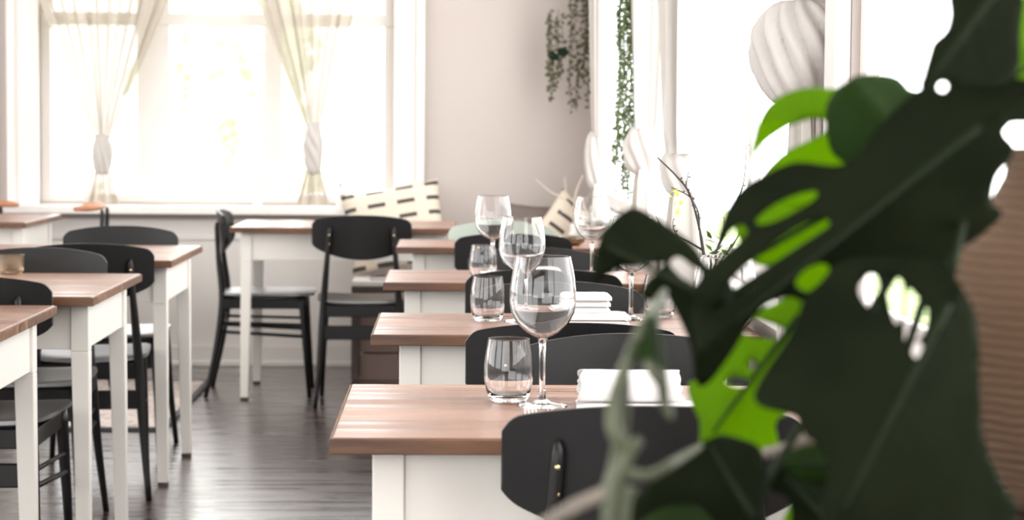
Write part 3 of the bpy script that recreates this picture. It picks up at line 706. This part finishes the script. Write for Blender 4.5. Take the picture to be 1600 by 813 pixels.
# ------------------------------------------------------------------ twig vases
def twigs(bm, base, pts_list, r0):
    for pts, r in pts_list:
        r *= 1.3
        tube(bm, catmull([Vector(base)+Vector(p) for p in pts], 5), [r, r*.6, r*.35], 6)
t = thing('twig_vase', 'white vase of dark budding twigs behind the leaves on the second right-row table', 'vase', (.585, 4.72, TZ))
obj('vase', lathe(bmesh.new(), [(0, 0), (.03, 0), (.040, .02), (.042, .05), (.030, .085), (.018, .10), (.02, .112), (.017, .112), (.015, .10), (.0, .095)], 32), M['ceramic'], t, smooth=True)
bt = bmesh.new()
TW = [([(0, 0, .10), (-.012, 0, .16), (-.022, 0, .215), (-.045, -.01, .29), (-.075, -.01, .33), (-.118, 0, .372)], .0035),
      ([(-.014, 0, .165), (-.05, .01, .185), (-.10, .01, .205), (-.15, .0, .212)], .0024),
      ([(-.022, 0, .21), (-.025, 0, .25), (-.045, 0, .285), (-.085, .01, .305)], .0022),
      ([(0, 0, .10), (.02, 0, .17), (.05, .01, .24), (.075, 0, .31), (.082, 0, .40)], .0026),
      ([(0, 0, .10), (.01, -.01, .15), (.03, -.01, .195), (.034, -.01, .235)], .0024),
      ([(0, 0, .10), (.03, .01, .14), (.07, .01, .20), (.11, .01, .27)], .0024),
      ([(-.045, -.01, .285), (-.052, 0, .31), (-.048, 0, .34)], .0018),
      ([(-.10, .01, .205), (-.112, 0, .225), (-.12, 0, .24)], .0016),
      ([(-.07, .01, .195), (-.08, 0, .212), (-.082, 0, .23)], .0016)]
twigs(bt, (0, 0, 0), TW, .003); obj('twig', bt, M['twig'], t, smooth=True)
bb = bmesh.new(); rn = random.Random(4)
for pts, r in TW:
    for p in catmull(pts, 5)[3:]:
        if rn.random() < .6: leaf_quad(bb, p, Vector((rn.uniform(-1, 1), rn.uniform(-1, 1), rn.uniform(0, 1))), .009, rn, .5)
obj('bud', bb, M['twig'], t)
bb = bmesh.new()
for k in range(9): leaf_quad(bb, Vector((-.075+rn.uniform(-.008, .008), .01, .262+rn.uniform(-.02, .045))), Vector((rn.uniform(-1, 1), rn.uniform(-1, 1), rn.uniform(-.3, 1))), .018, rn, .7)
obj('catkin', bb, M['bud'], t)['label'] = 'yellow-green opening buds'
bb = bmesh.new()
for k in range(26): leaf_quad(bb, Vector((.012+rn.uniform(-.03, .04), .0, .135+rn.uniform(-.02, .055))), Vector((rn.uniform(-1, 1), rn.uniform(-.5, .5), rn.uniform(-.2, 1))), .026, rn, .45)
obj('foliage', bb, M['leafmid'], t)
t = thing('twig_vase', 'pale bare branches in a slim vase on the bench by the beige wall', 'vase', (.60, 9.93, .4605))
obj('vase', lathe(bmesh.new(), [(0, 0), (.05, 0), (.055, .10), (.04, .20), (.025, .25), (.027, .27), (.022, .27), (.018, .25), (0, .24)], 28), M['ceramic'], t, smooth=True)
bt = bmesh.new(); twigs(bt, (0, 0, 0), [([(0, 0, .25), (-.01, 0, .33), (-.06, 0, .39), (-.12, 0, .42), (-.19, 0, .48)], .005), ([(-.01, 0, .33), (.0, 0, .42), (.03, 0, .50)], .004), ([(-.06, 0, .39), (-.05, 0, .44), (-.055, 0, .49)], .003), ([(0, 0, .25), (-.02, 0, .30), (-.07, 0, .33)], .003), ([(0, 0, .25), (.03, 0, .36), (.07, 0, .42)], .003)], .003)
obj('twig', bt, M['paletwig'], t, smooth=True)

# ------------------------------------------------------------------ bench of crates, cushions, window-sill things
t = thing('bench', 'low bench with a dark frame against the back wall right of the window', 'bench', (-.45, 9.86, 0))
obj('seat_board', BX(0, 1.15, 0, .48, .435, .46), M['trim'], t, bevel=.004)
obj('frame', box(box(BX(0, 1.15, -.012, .01, .395, .435), 0, 1.15, .44, .465, .395, .435), 0, .03, .03, .44, .395, .435), M['darkwood'], t)
for x in (0.0, 1.12):
    for y in (-.02, .435): obj('leg', BX(x, x+.03, y, y+.03, 0, .395), M['darkwood'], t)
def crate(x, label):
    t = thing('wooden_crate', label, 'crate', (x, 9.872, 0), 0, 'wooden crates stored under the bench')
    for k in range(3):
        for y_ in (0, .346): obj('slat', BX(0, .36, y_, y_+.014, .01+k*.115, .115+k*.115), M['crate'], t, bevel=.002)
    obj('end_panel', box(BX(0.0, .014, .014, .346, .01, .345), .346, .36, .014, .346, .01, .345), M['crate'], t)
    obj('base', BX(0, .36, 0, .36, 0, .01), M['crate'], t); return t
crate(-.41, 'pinkish wooden crate under the left end of the bench, seen below the oval-backed chair')
dup([o for o in COL.objects if o.name.startswith('wooden_crate')][0], (-.02, 9.872, 0), 0, 'wooden crate under the middle of the bench behind the right-row tables', 'wooden crates stored under the bench')
def cushion(name, label, W, H, T, loc, rot, m, group=None):
    bm = bmesh.new(); n = 18; G = {}
    for s in (1, -1):
        for i in range(n+1):
            for j in range(n+1):
                u, v = i/n*2-1, j/n*2-1; e = (1-u**4)*(1-v**4)
                k = 1-.06*(1-abs(v)**2)*abs(u)**3; k2 = 1-.06*(1-abs(u)**2)*abs(v)**3
                if s == -1 and (i in (0, n) or j in (0, n)): G[s, i, j] = G[1, i, j]; continue
                G[s, i, j] = bm.verts.new((u*W/2*k, s*T/2*e**.6, v*H/2*k2))
    for s in (1, -1):
        for i in range(n):
            for j in range(n): bm.faces.new((G[s,i,j], G[s,i+1,j], G[s,i+1,j+1], G[s,i,j+1]))
    o = obj(name, bm, m, None, smooth=True); o.location = loc; o.rotation_euler = rot
    return tag(o, label, 'cushion', group)
GU = 'cushions on the bench against the back wall'
cushion('cushion', 'pale cushion with dark dashes leaning behind the wide window table', .48, .40, .12, (-.255, 10.2, .70), (-.22, math.radians(-10), .0), M['strokes'], GU)
cushion('cushion', 'dark grey velvet cushion at the right end of the bench', .34, .34, .12, (.43, 10.26, .64), (-.12, .06, .1), M['grey'], GU)
cushion('cushion', 'beige cushion with dark strokes tipped on its corner before the grey one', .31, .31, .10, (.585, 10.14, .68), (-.25, math.radians(38), .08), M['strokes'], GU)
b = thing('open_notebook', 'dark-covered notebook lying at the left end of the bench', 'book', (-.36, 9.93, .4605), .1)
obj('cover', box(BX(0, .15, 0, .11, 0, .003), 0, .15, 0, .11, .015, .018), M['darkwood'], b); obj('pages', BX(.003, .146, .003, .107, .003, .015), M['linen'], b)
# sill
v = thing('dried_leaf_vase', 'pale vase holding dry brown leaves on the back window sill', 'vase', (-.505, 10.32, .7905))
obj('vase', lathe(bmesh.new(), [(0, 0), (.038, 0), (.042, .02), (.040, .09), (.042, .10), (.039, .10), (.037, .02), (0, .01)], 28), M['ceramic'], v, smooth=True)
bb = bmesh.new(); rn = random.Random(2)
for k in range(8): leaf_quad(bb, Vector((rn.uniform(-.02, .02), 0, .07)), Vector((rn.uniform(-.6, .6), 0, 1)), .07, rn, .25)
obj('dry_leaf', bb, M['tan'], v)
v = thing('taper_candle', 'thin taper in a small orange holder beside the dry leaf vase', 'candle', (-.435, 10.30, .7905))
obj('holder', lathe(bmesh.new(), [(0, 0), (.02, 0), (.014, .012), (.009, .03), (.012, .04), (0, .04)], 20), M['tan'], v, smooth=True)
obj('candle', lathe(bmesh.new(), [(0, .041), (.0045, .041), (.0035, .13), (0, .133)], 12), M['ceramic'], v, smooth=True)
v = thing('small_jar', 'small white lidded jar on the back window sill', 'jar', (-.93, 10.31, .7905))
obj('jar', lathe(bmesh.new(), [(0, 0), (.016, 0), (.02, .012), (.019, .028), (0, .03)], 20), M['ceramic'], v, smooth=True)
obj('lid', lathe(bmesh.new(), [(0, .0305), (.016, .0305), (.014, .036), (.004, .039), (.004, .045), (0, .046)], 20), M['ceramic'], v, smooth=True)
# rug
bm = bmesh.new(); box(bm, -2.75, -1.11, 8.17, 9.68, .001, .012)
r = obj('rug', bm, M['rug'], None); tag(r, 'mottled grey rug with a dark bound edge on the floor beyond the left row', 'rug')
bm = bmesh.new(); box(bm, -2.77, -1.09, 8.14, 8.17, .001, .014); box(bm, -2.77, -1.09, 9.68, 9.70, .001, .014); box(bm, -1.11, -1.085, 8.17, 9.68, .001, .014); box(bm, -2.775, -2.75, 8.17, 9.68, .001, .014)
obj('binding', bm, M['rugedge'], r)

# ------------------------------------------------------------------ foreground: monstera in a bulbous woven basket on a tall plant stand
def P(px, py, d): return Vector(((px-VX)*d/F, d, CH-(py-VY)*d/F))
PB = (.528, 1.66)
t = thing('plant_stand', 'tall dark wooden stand under the woven basket at the right edge', 'plant stand', (PB[0], PB[1], 0))
obj('top', lathe(bmesh.new(), [(0, .865), (.155, .865), (.16, .87), (.16, .886), (.155, .89), (0, .89)], 40), M['darkwood'], t, auto=40)
for k in range(4):
    a = PI/4+k*PI/2; obj('leg', tube(bmesh.new(), [(.145*math.cos(a), .145*math.sin(a), 0), (.11*math.cos(a), .11*math.sin(a), .865)], [.013, .018], 10), M['darkwood'], t, smooth=True)
obj('stretcher', tube(tube(bmesh.new(), [(-.09, -.09, .25), (.09, .09, .25)], .009, 8), [(-.09, .09, .25), (.09, -.09, .25)], .009, 8), M['darkwood'], t)
mon = thing('potted_monstera', 'large monstera with split leaves in a bulbous woven basket, filling the right foreground', 'potted plant', (PB[0], PB[1], .8905))
def toloc(v): return v-Vector((PB[0], PB[1], .8905))
prof = [(0, 0), (.085, 0), (.105, .02), (.130, .07), (.140, .12), (.138, .165), (.122, .205), (.100, .235), (.086, .262), (.082, .285), (.076, .285), (.078, .262), (.09, .235), (.0, .225)]
bk = obj('basket', lathe(bmesh.new(), prof, 64), M['wicker'], mon, smooth=True); bk['label'] = 'brown woven rattan basket'
obj('soil', lathe(bmesh.new(), [(0, .236), (.08, .236), (.06, .245), (0, .248)], 24), M['darkwood'], mon, smooth=True)

def smooth_closed(pts, n=3):
    out = []; N = len(pts)
    for i in range(N):
        a, b, c, d = [Vector(pts[(i+k) % N]) for k in (-1, 0, 1, 2)]
        for k in range(n):
            t_ = k/n; out.append(.5*((2*b)+(c-a)*t_+(2*a-5*b+4*c-d)*t_*t_+(3*b-a-3*c+d)*t_**3))
    return out
def inside(p, poly):
    c = False; n = len(poly); j = n-1
    for i in range(n):
        a, b = poly[i], poly[j]
        if (a[1] > p[1]) != (b[1] > p[1]) and p[0] < (b[0]-a[0])*(p[1]-a[1])/(b[1]-a[1])+a[0]: c = not c
        j = i
    return c
def leaf(outline, d, m, holes=(), rib=None, cup=.00025, tilt=(0, 0), veins=None, droop=0.0, label=None, mid=True):
    """a real curved leaf blade: outline in reference units at distance d, cupped about its midrib `rib`"""
    O = smooth_closed(outline); H = [smooth_closed(h) for h in holes]
    vs = [Vector(p) for p in O]; ed = [(i, (i+1) % len(O)) for i in range(len(O))]
    for h in H:
        b0 = len(vs); vs += [Vector(p) for p in h]; ed += [(b0+i, b0+(i+1) % len(h)) for i in range(len(h))]
    x0 = min(p[0] for p in O); x1 = max(p[0] for p in O); y0 = min(p[1] for p in O); y1 = max(p[1] for p in O)
    st_ = 13; yy = y0+4
    while yy < y1:
        xx = x0+4
        while xx < x1:
            p = (xx+random.uniform(-1.5, 1.5), yy+random.uniform(-1.5, 1.5))
            if inside(p, O) and not any(inside(p, h) for h in H) and min((Vector(p)-q).length for q in vs[:len(O)+sum(len(h) for h in H)]) > 5: vs.append(Vector(p))
            xx += st_
        yy += st_
    rv, re, rf, *_ = delaunay_2d_cdt(vs, ed, [], 0, 1e-4)
    cx, cy = (x0+x1)/2, (y0+y1)/2
    rb = rib or ((cx, y0), (cx, y1)); A, B = Vector(rb[0]), Vector(rb[1]); D_ = (B-A).normalized(); L_ = (B-A).length
    def depth(p):
        q = Vector(p)-A; along = q.dot(D_); off = abs(q.x*D_.y-q.y*D_.x)
        sidev = .0005*math.cos((along-off*.55)/30*2*PI)*min(1, off/25)      # lateral veins
        return d+tilt[0]*(p[0]-cx)/1000+tilt[1]*(p[1]-cy)/1000+cup*off+droop*(along/L_-.3)**2+sidev-.004*math.exp(-(off/6)**2)
    bm = bmesh.new(); V = [bm.verts.new(toloc(P(p[0], p[1], depth(p)))) for p in rv]
    for f_ in rf:
        c = Vector((0, 0))
        for i in f_: c += Vector(rv[i])
        c /= len(f_)
        if inside(c, O) and not any(inside(c, h) for h in H):
            try: bm.faces.new([V[i] for i in f_])
            except ValueError: pass
    for v_ in list(bm.verts):
        if not v_.link_faces: bm.verts.remove(v_)
    o = obj('leaf', bm, m, mon, smooth=True)
    s = o.modifiers.new('s', 'SOLIDIFY'); s.thickness = .0009; s.offset = 0
    if label: o['label'] = label
    n_ = 8; pts = []
    for i in range(n_+1):
        p = A.lerp(B, .06+.88*i/n_)
        if inside(p, O) and not any(inside(p, h) for h in H): pts.append(toloc(P(p[0], p[1], depth(p))-Vector((0, .002, 0))))
    if mid and len(pts) > 2:
        obj('midrib', tube(bmesh.new(), pts, [.0028, .0012], 6), M['leafmid'] if m is M['backlit'] else M['stem'], o, smooth=True)
    return o
# upper lobed leaf with the curved finger
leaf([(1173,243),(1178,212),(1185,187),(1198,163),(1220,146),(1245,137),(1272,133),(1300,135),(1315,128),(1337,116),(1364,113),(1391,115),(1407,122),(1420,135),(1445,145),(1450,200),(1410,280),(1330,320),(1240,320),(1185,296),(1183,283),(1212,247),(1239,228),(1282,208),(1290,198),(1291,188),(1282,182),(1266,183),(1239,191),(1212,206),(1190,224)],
     1.62, M['backlit'], rib=((1440,230),(1180,180)), cup=.00018, tilt=(.10, .05), mid=False, label='bright green upper leaf with a curved finger lobe')
# added blade over the upper lobe, its shade put in as darker green
leaf([(1290,165),(1301,142),(1318,126),(1338,114),(1364,111),(1391,113),(1408,121),(1422,136),(1445,145),(1450,200),(1410,270),(1350,262),(1305,240),(1292,205)], 1.585, M['leafmid'], rib=((1440,240),(1330,130)), mid=False, cup=.00015, label='added mid green blade that darkens the lobe of the bright upper leaf')
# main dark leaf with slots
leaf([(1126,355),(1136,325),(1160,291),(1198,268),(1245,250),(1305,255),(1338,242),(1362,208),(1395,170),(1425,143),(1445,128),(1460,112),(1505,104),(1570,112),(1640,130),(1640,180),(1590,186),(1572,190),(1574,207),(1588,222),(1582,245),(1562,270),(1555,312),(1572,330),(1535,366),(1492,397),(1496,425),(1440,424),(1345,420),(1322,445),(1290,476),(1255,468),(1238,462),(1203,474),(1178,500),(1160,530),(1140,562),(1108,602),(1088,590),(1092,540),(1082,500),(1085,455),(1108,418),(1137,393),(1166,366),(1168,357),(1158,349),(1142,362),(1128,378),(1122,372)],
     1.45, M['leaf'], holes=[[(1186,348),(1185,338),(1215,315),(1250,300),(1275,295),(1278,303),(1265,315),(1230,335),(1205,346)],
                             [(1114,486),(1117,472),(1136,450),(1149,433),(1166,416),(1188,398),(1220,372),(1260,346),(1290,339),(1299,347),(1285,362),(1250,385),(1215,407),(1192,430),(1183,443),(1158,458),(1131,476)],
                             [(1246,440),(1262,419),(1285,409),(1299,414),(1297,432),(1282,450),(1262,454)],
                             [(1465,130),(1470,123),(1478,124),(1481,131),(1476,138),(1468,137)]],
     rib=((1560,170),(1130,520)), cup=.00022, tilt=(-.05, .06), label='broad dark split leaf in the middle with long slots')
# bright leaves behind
leaf([(1150,352),(1180,318),(1225,300),(1290,280),(1340,300),(1335,420),(1310,465),(1270,470),(1238,452),(1222,420),(1200,414),(1180,408),(1165,385)], 1.72, M['backlit'], rib=((1330,310),(1180,400)), tilt=(.08, 0), label='bright green leaf glowing through the slots')
leaf([(1080,600),(1083,628),(1098,660),(1103,703),(1150,715),(1215,706),(1223,690),(1222,655),(1290,620),(1310,500),(1262,452),(1222,470),(1190,485),(1172,500),(1150,540),(1115,585)], 1.66, M['backlit'],
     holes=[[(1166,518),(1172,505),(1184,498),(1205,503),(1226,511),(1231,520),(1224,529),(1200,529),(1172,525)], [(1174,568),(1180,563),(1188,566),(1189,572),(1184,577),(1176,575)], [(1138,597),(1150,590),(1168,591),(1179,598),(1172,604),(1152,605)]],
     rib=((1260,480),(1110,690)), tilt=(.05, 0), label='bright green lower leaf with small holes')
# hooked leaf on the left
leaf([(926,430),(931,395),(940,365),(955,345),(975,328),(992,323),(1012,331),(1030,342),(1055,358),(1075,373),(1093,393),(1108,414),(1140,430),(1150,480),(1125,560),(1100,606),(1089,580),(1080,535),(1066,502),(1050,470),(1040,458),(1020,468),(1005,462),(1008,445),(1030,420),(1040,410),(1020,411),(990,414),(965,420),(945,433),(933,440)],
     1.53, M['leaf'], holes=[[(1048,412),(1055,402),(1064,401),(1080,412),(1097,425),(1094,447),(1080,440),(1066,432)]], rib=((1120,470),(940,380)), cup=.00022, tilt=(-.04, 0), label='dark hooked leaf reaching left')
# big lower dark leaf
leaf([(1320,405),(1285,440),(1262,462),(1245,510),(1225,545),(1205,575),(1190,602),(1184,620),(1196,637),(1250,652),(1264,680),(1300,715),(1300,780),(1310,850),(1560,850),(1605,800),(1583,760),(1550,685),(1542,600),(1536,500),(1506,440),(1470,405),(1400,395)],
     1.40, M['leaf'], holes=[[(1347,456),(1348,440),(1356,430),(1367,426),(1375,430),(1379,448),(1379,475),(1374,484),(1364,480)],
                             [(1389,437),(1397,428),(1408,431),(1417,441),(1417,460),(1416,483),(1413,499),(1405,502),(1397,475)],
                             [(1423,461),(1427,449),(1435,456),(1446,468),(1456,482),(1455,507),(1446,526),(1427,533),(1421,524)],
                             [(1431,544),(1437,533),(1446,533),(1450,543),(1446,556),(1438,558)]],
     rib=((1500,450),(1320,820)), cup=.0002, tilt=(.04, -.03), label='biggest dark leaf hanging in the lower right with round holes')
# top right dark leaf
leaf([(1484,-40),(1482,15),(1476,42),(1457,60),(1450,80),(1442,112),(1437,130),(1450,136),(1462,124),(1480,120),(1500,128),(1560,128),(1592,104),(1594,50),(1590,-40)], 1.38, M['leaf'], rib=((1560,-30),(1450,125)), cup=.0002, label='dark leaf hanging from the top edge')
leaf([(1562,118),(1588,106),(1589,30),(1610,-20),(1680,-10),(1680,140),(1600,134),(1574,128)], 1.60, M['backlit'], rib=((1660,60),(1575,120)), label='bright green leaf tip at the right edge')
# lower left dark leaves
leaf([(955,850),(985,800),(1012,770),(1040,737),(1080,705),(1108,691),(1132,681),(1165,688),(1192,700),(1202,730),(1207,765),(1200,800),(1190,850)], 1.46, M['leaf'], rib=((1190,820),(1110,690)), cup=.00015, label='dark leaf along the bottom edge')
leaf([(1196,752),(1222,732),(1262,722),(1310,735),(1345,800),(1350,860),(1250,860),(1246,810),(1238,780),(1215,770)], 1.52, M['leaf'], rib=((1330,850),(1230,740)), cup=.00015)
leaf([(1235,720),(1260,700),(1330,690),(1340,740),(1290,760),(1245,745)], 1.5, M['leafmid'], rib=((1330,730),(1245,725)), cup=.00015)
leaf([(1228,850),(1240,800),(1260,782),(1285,800),(1290,850)], 1.6, M['backlit'], rib=((1260,850),(1262,790)), cup=.0001, label='small bright leaf at the bottom edge')
leaf([(1000,850),(1020,810),(1060,795),(1105,800),(1125,850)], 1.42, M['leafmid'], rib=((1120,840),(1020,820)), cup=.0001)
# stems from the basket to the leaves
root0 = Vector((PB[0], PB[1], 1.12))
def stem(pts, r, m='stem', name='stem', seg=8):
    P_ = [toloc(q if isinstance(q, Vector) else P(*q)) for q in pts]
    return obj(name, tube(bmesh.new(), catmull(P_, 6), r, seg), M[m], mon, smooth=True)
for e, mid in (((1440,220,1.47), (1600,170,1.55)), ((1440,215,1.64), (1620,200,1.66)), ((1330,330,1.70), (1500,240,1.68)), ((1290,500,1.66), (1450,350,1.64)),
               ((1130,470,1.535), (1300,380,1.56)), ((1492,440,1.43), (1560,300,1.47)), ((1560,-20,1.385), (1640,60,1.5)), ((1650,60,1.61), (1680,120,1.64)), ((1180,800,1.465), (1380,600,1.50)), ((1330,845,1.525), (1440,650,1.54))):
    stem([root0, (1680, 190, 1.62), (1605, 158, max(e[2]+.02, 1.52)), (1540, 200, max(e[2]+.03, 1.52)), e], [.006, .005, .0045, .003])
# hanging aerial roots and shoots on the left
stem([(1040,455,1.50), (1012,500,1.24), (985,560,1.24), (964,622,1.23), (962,668,1.22), (978,698,1.22), (992,708,1.22)], [0.0029, 0.0036, 0.0043, 0.0050, 0.0043], 'root', 'aerial_root')
stem([(1005,688,1.22), (990,705,1.22), (975,735,1.22), (963,770,1.22), (958,850,1.22)], [0.0032, 0.0043, 0.0054, 0.0061], 'root', 'aerial_root')
stem([(983,560,1.24), (980,620,1.24), (968,720,1.26), (956,780,1.26), (958,850,1.26)], [0.0014, 0.0043, 0.0050, 0.0043], 'root', 'aerial_root')
stem([(1035,460,1.50), (1020,560,1.24), (1038,600,1.22), (1042,630,1.22), (1054,655,1.22)], [0.0022, 0.0050, 0.0043, 0.0036, 0.0022], 'root', 'aerial_root')
stem([(990,765,1.22), (982,785,1.22), (978,850,1.22)], [0.0050, 0.0040, 0.0036], 'root', 'aerial_root')
stem([(850,828,1.22), (900,798,1.22), (955,772,1.22)], [0.0043, 0.0047, 0.0043], 'stick', 'aerial_root')['label'] = 'pale stick-like root'
stem([(975,742,1.22), (1020,746,1.22), (1060,724,1.22), (1100,700,1.45)], [0.0036, 0.0032, 0.0025, 0.0022], 'root', 'aerial_root')
stem([(1200,712,1.56), (1240,700,1.56), (1300,670,1.56)], [0.0043, 0.0043, 0.0036], 'stick', 'aerial_root')
leaf([(1010,500),(1024,490),(1034,520),(1042,560),(1050,610),(1040,640),(1030,600),(1018,570),(1000,560),(996,530)], 1.22, M['leafmid'], rib=((1022,495),(1040,635)), cup=.0001, label='small grey-green drooping shoot')
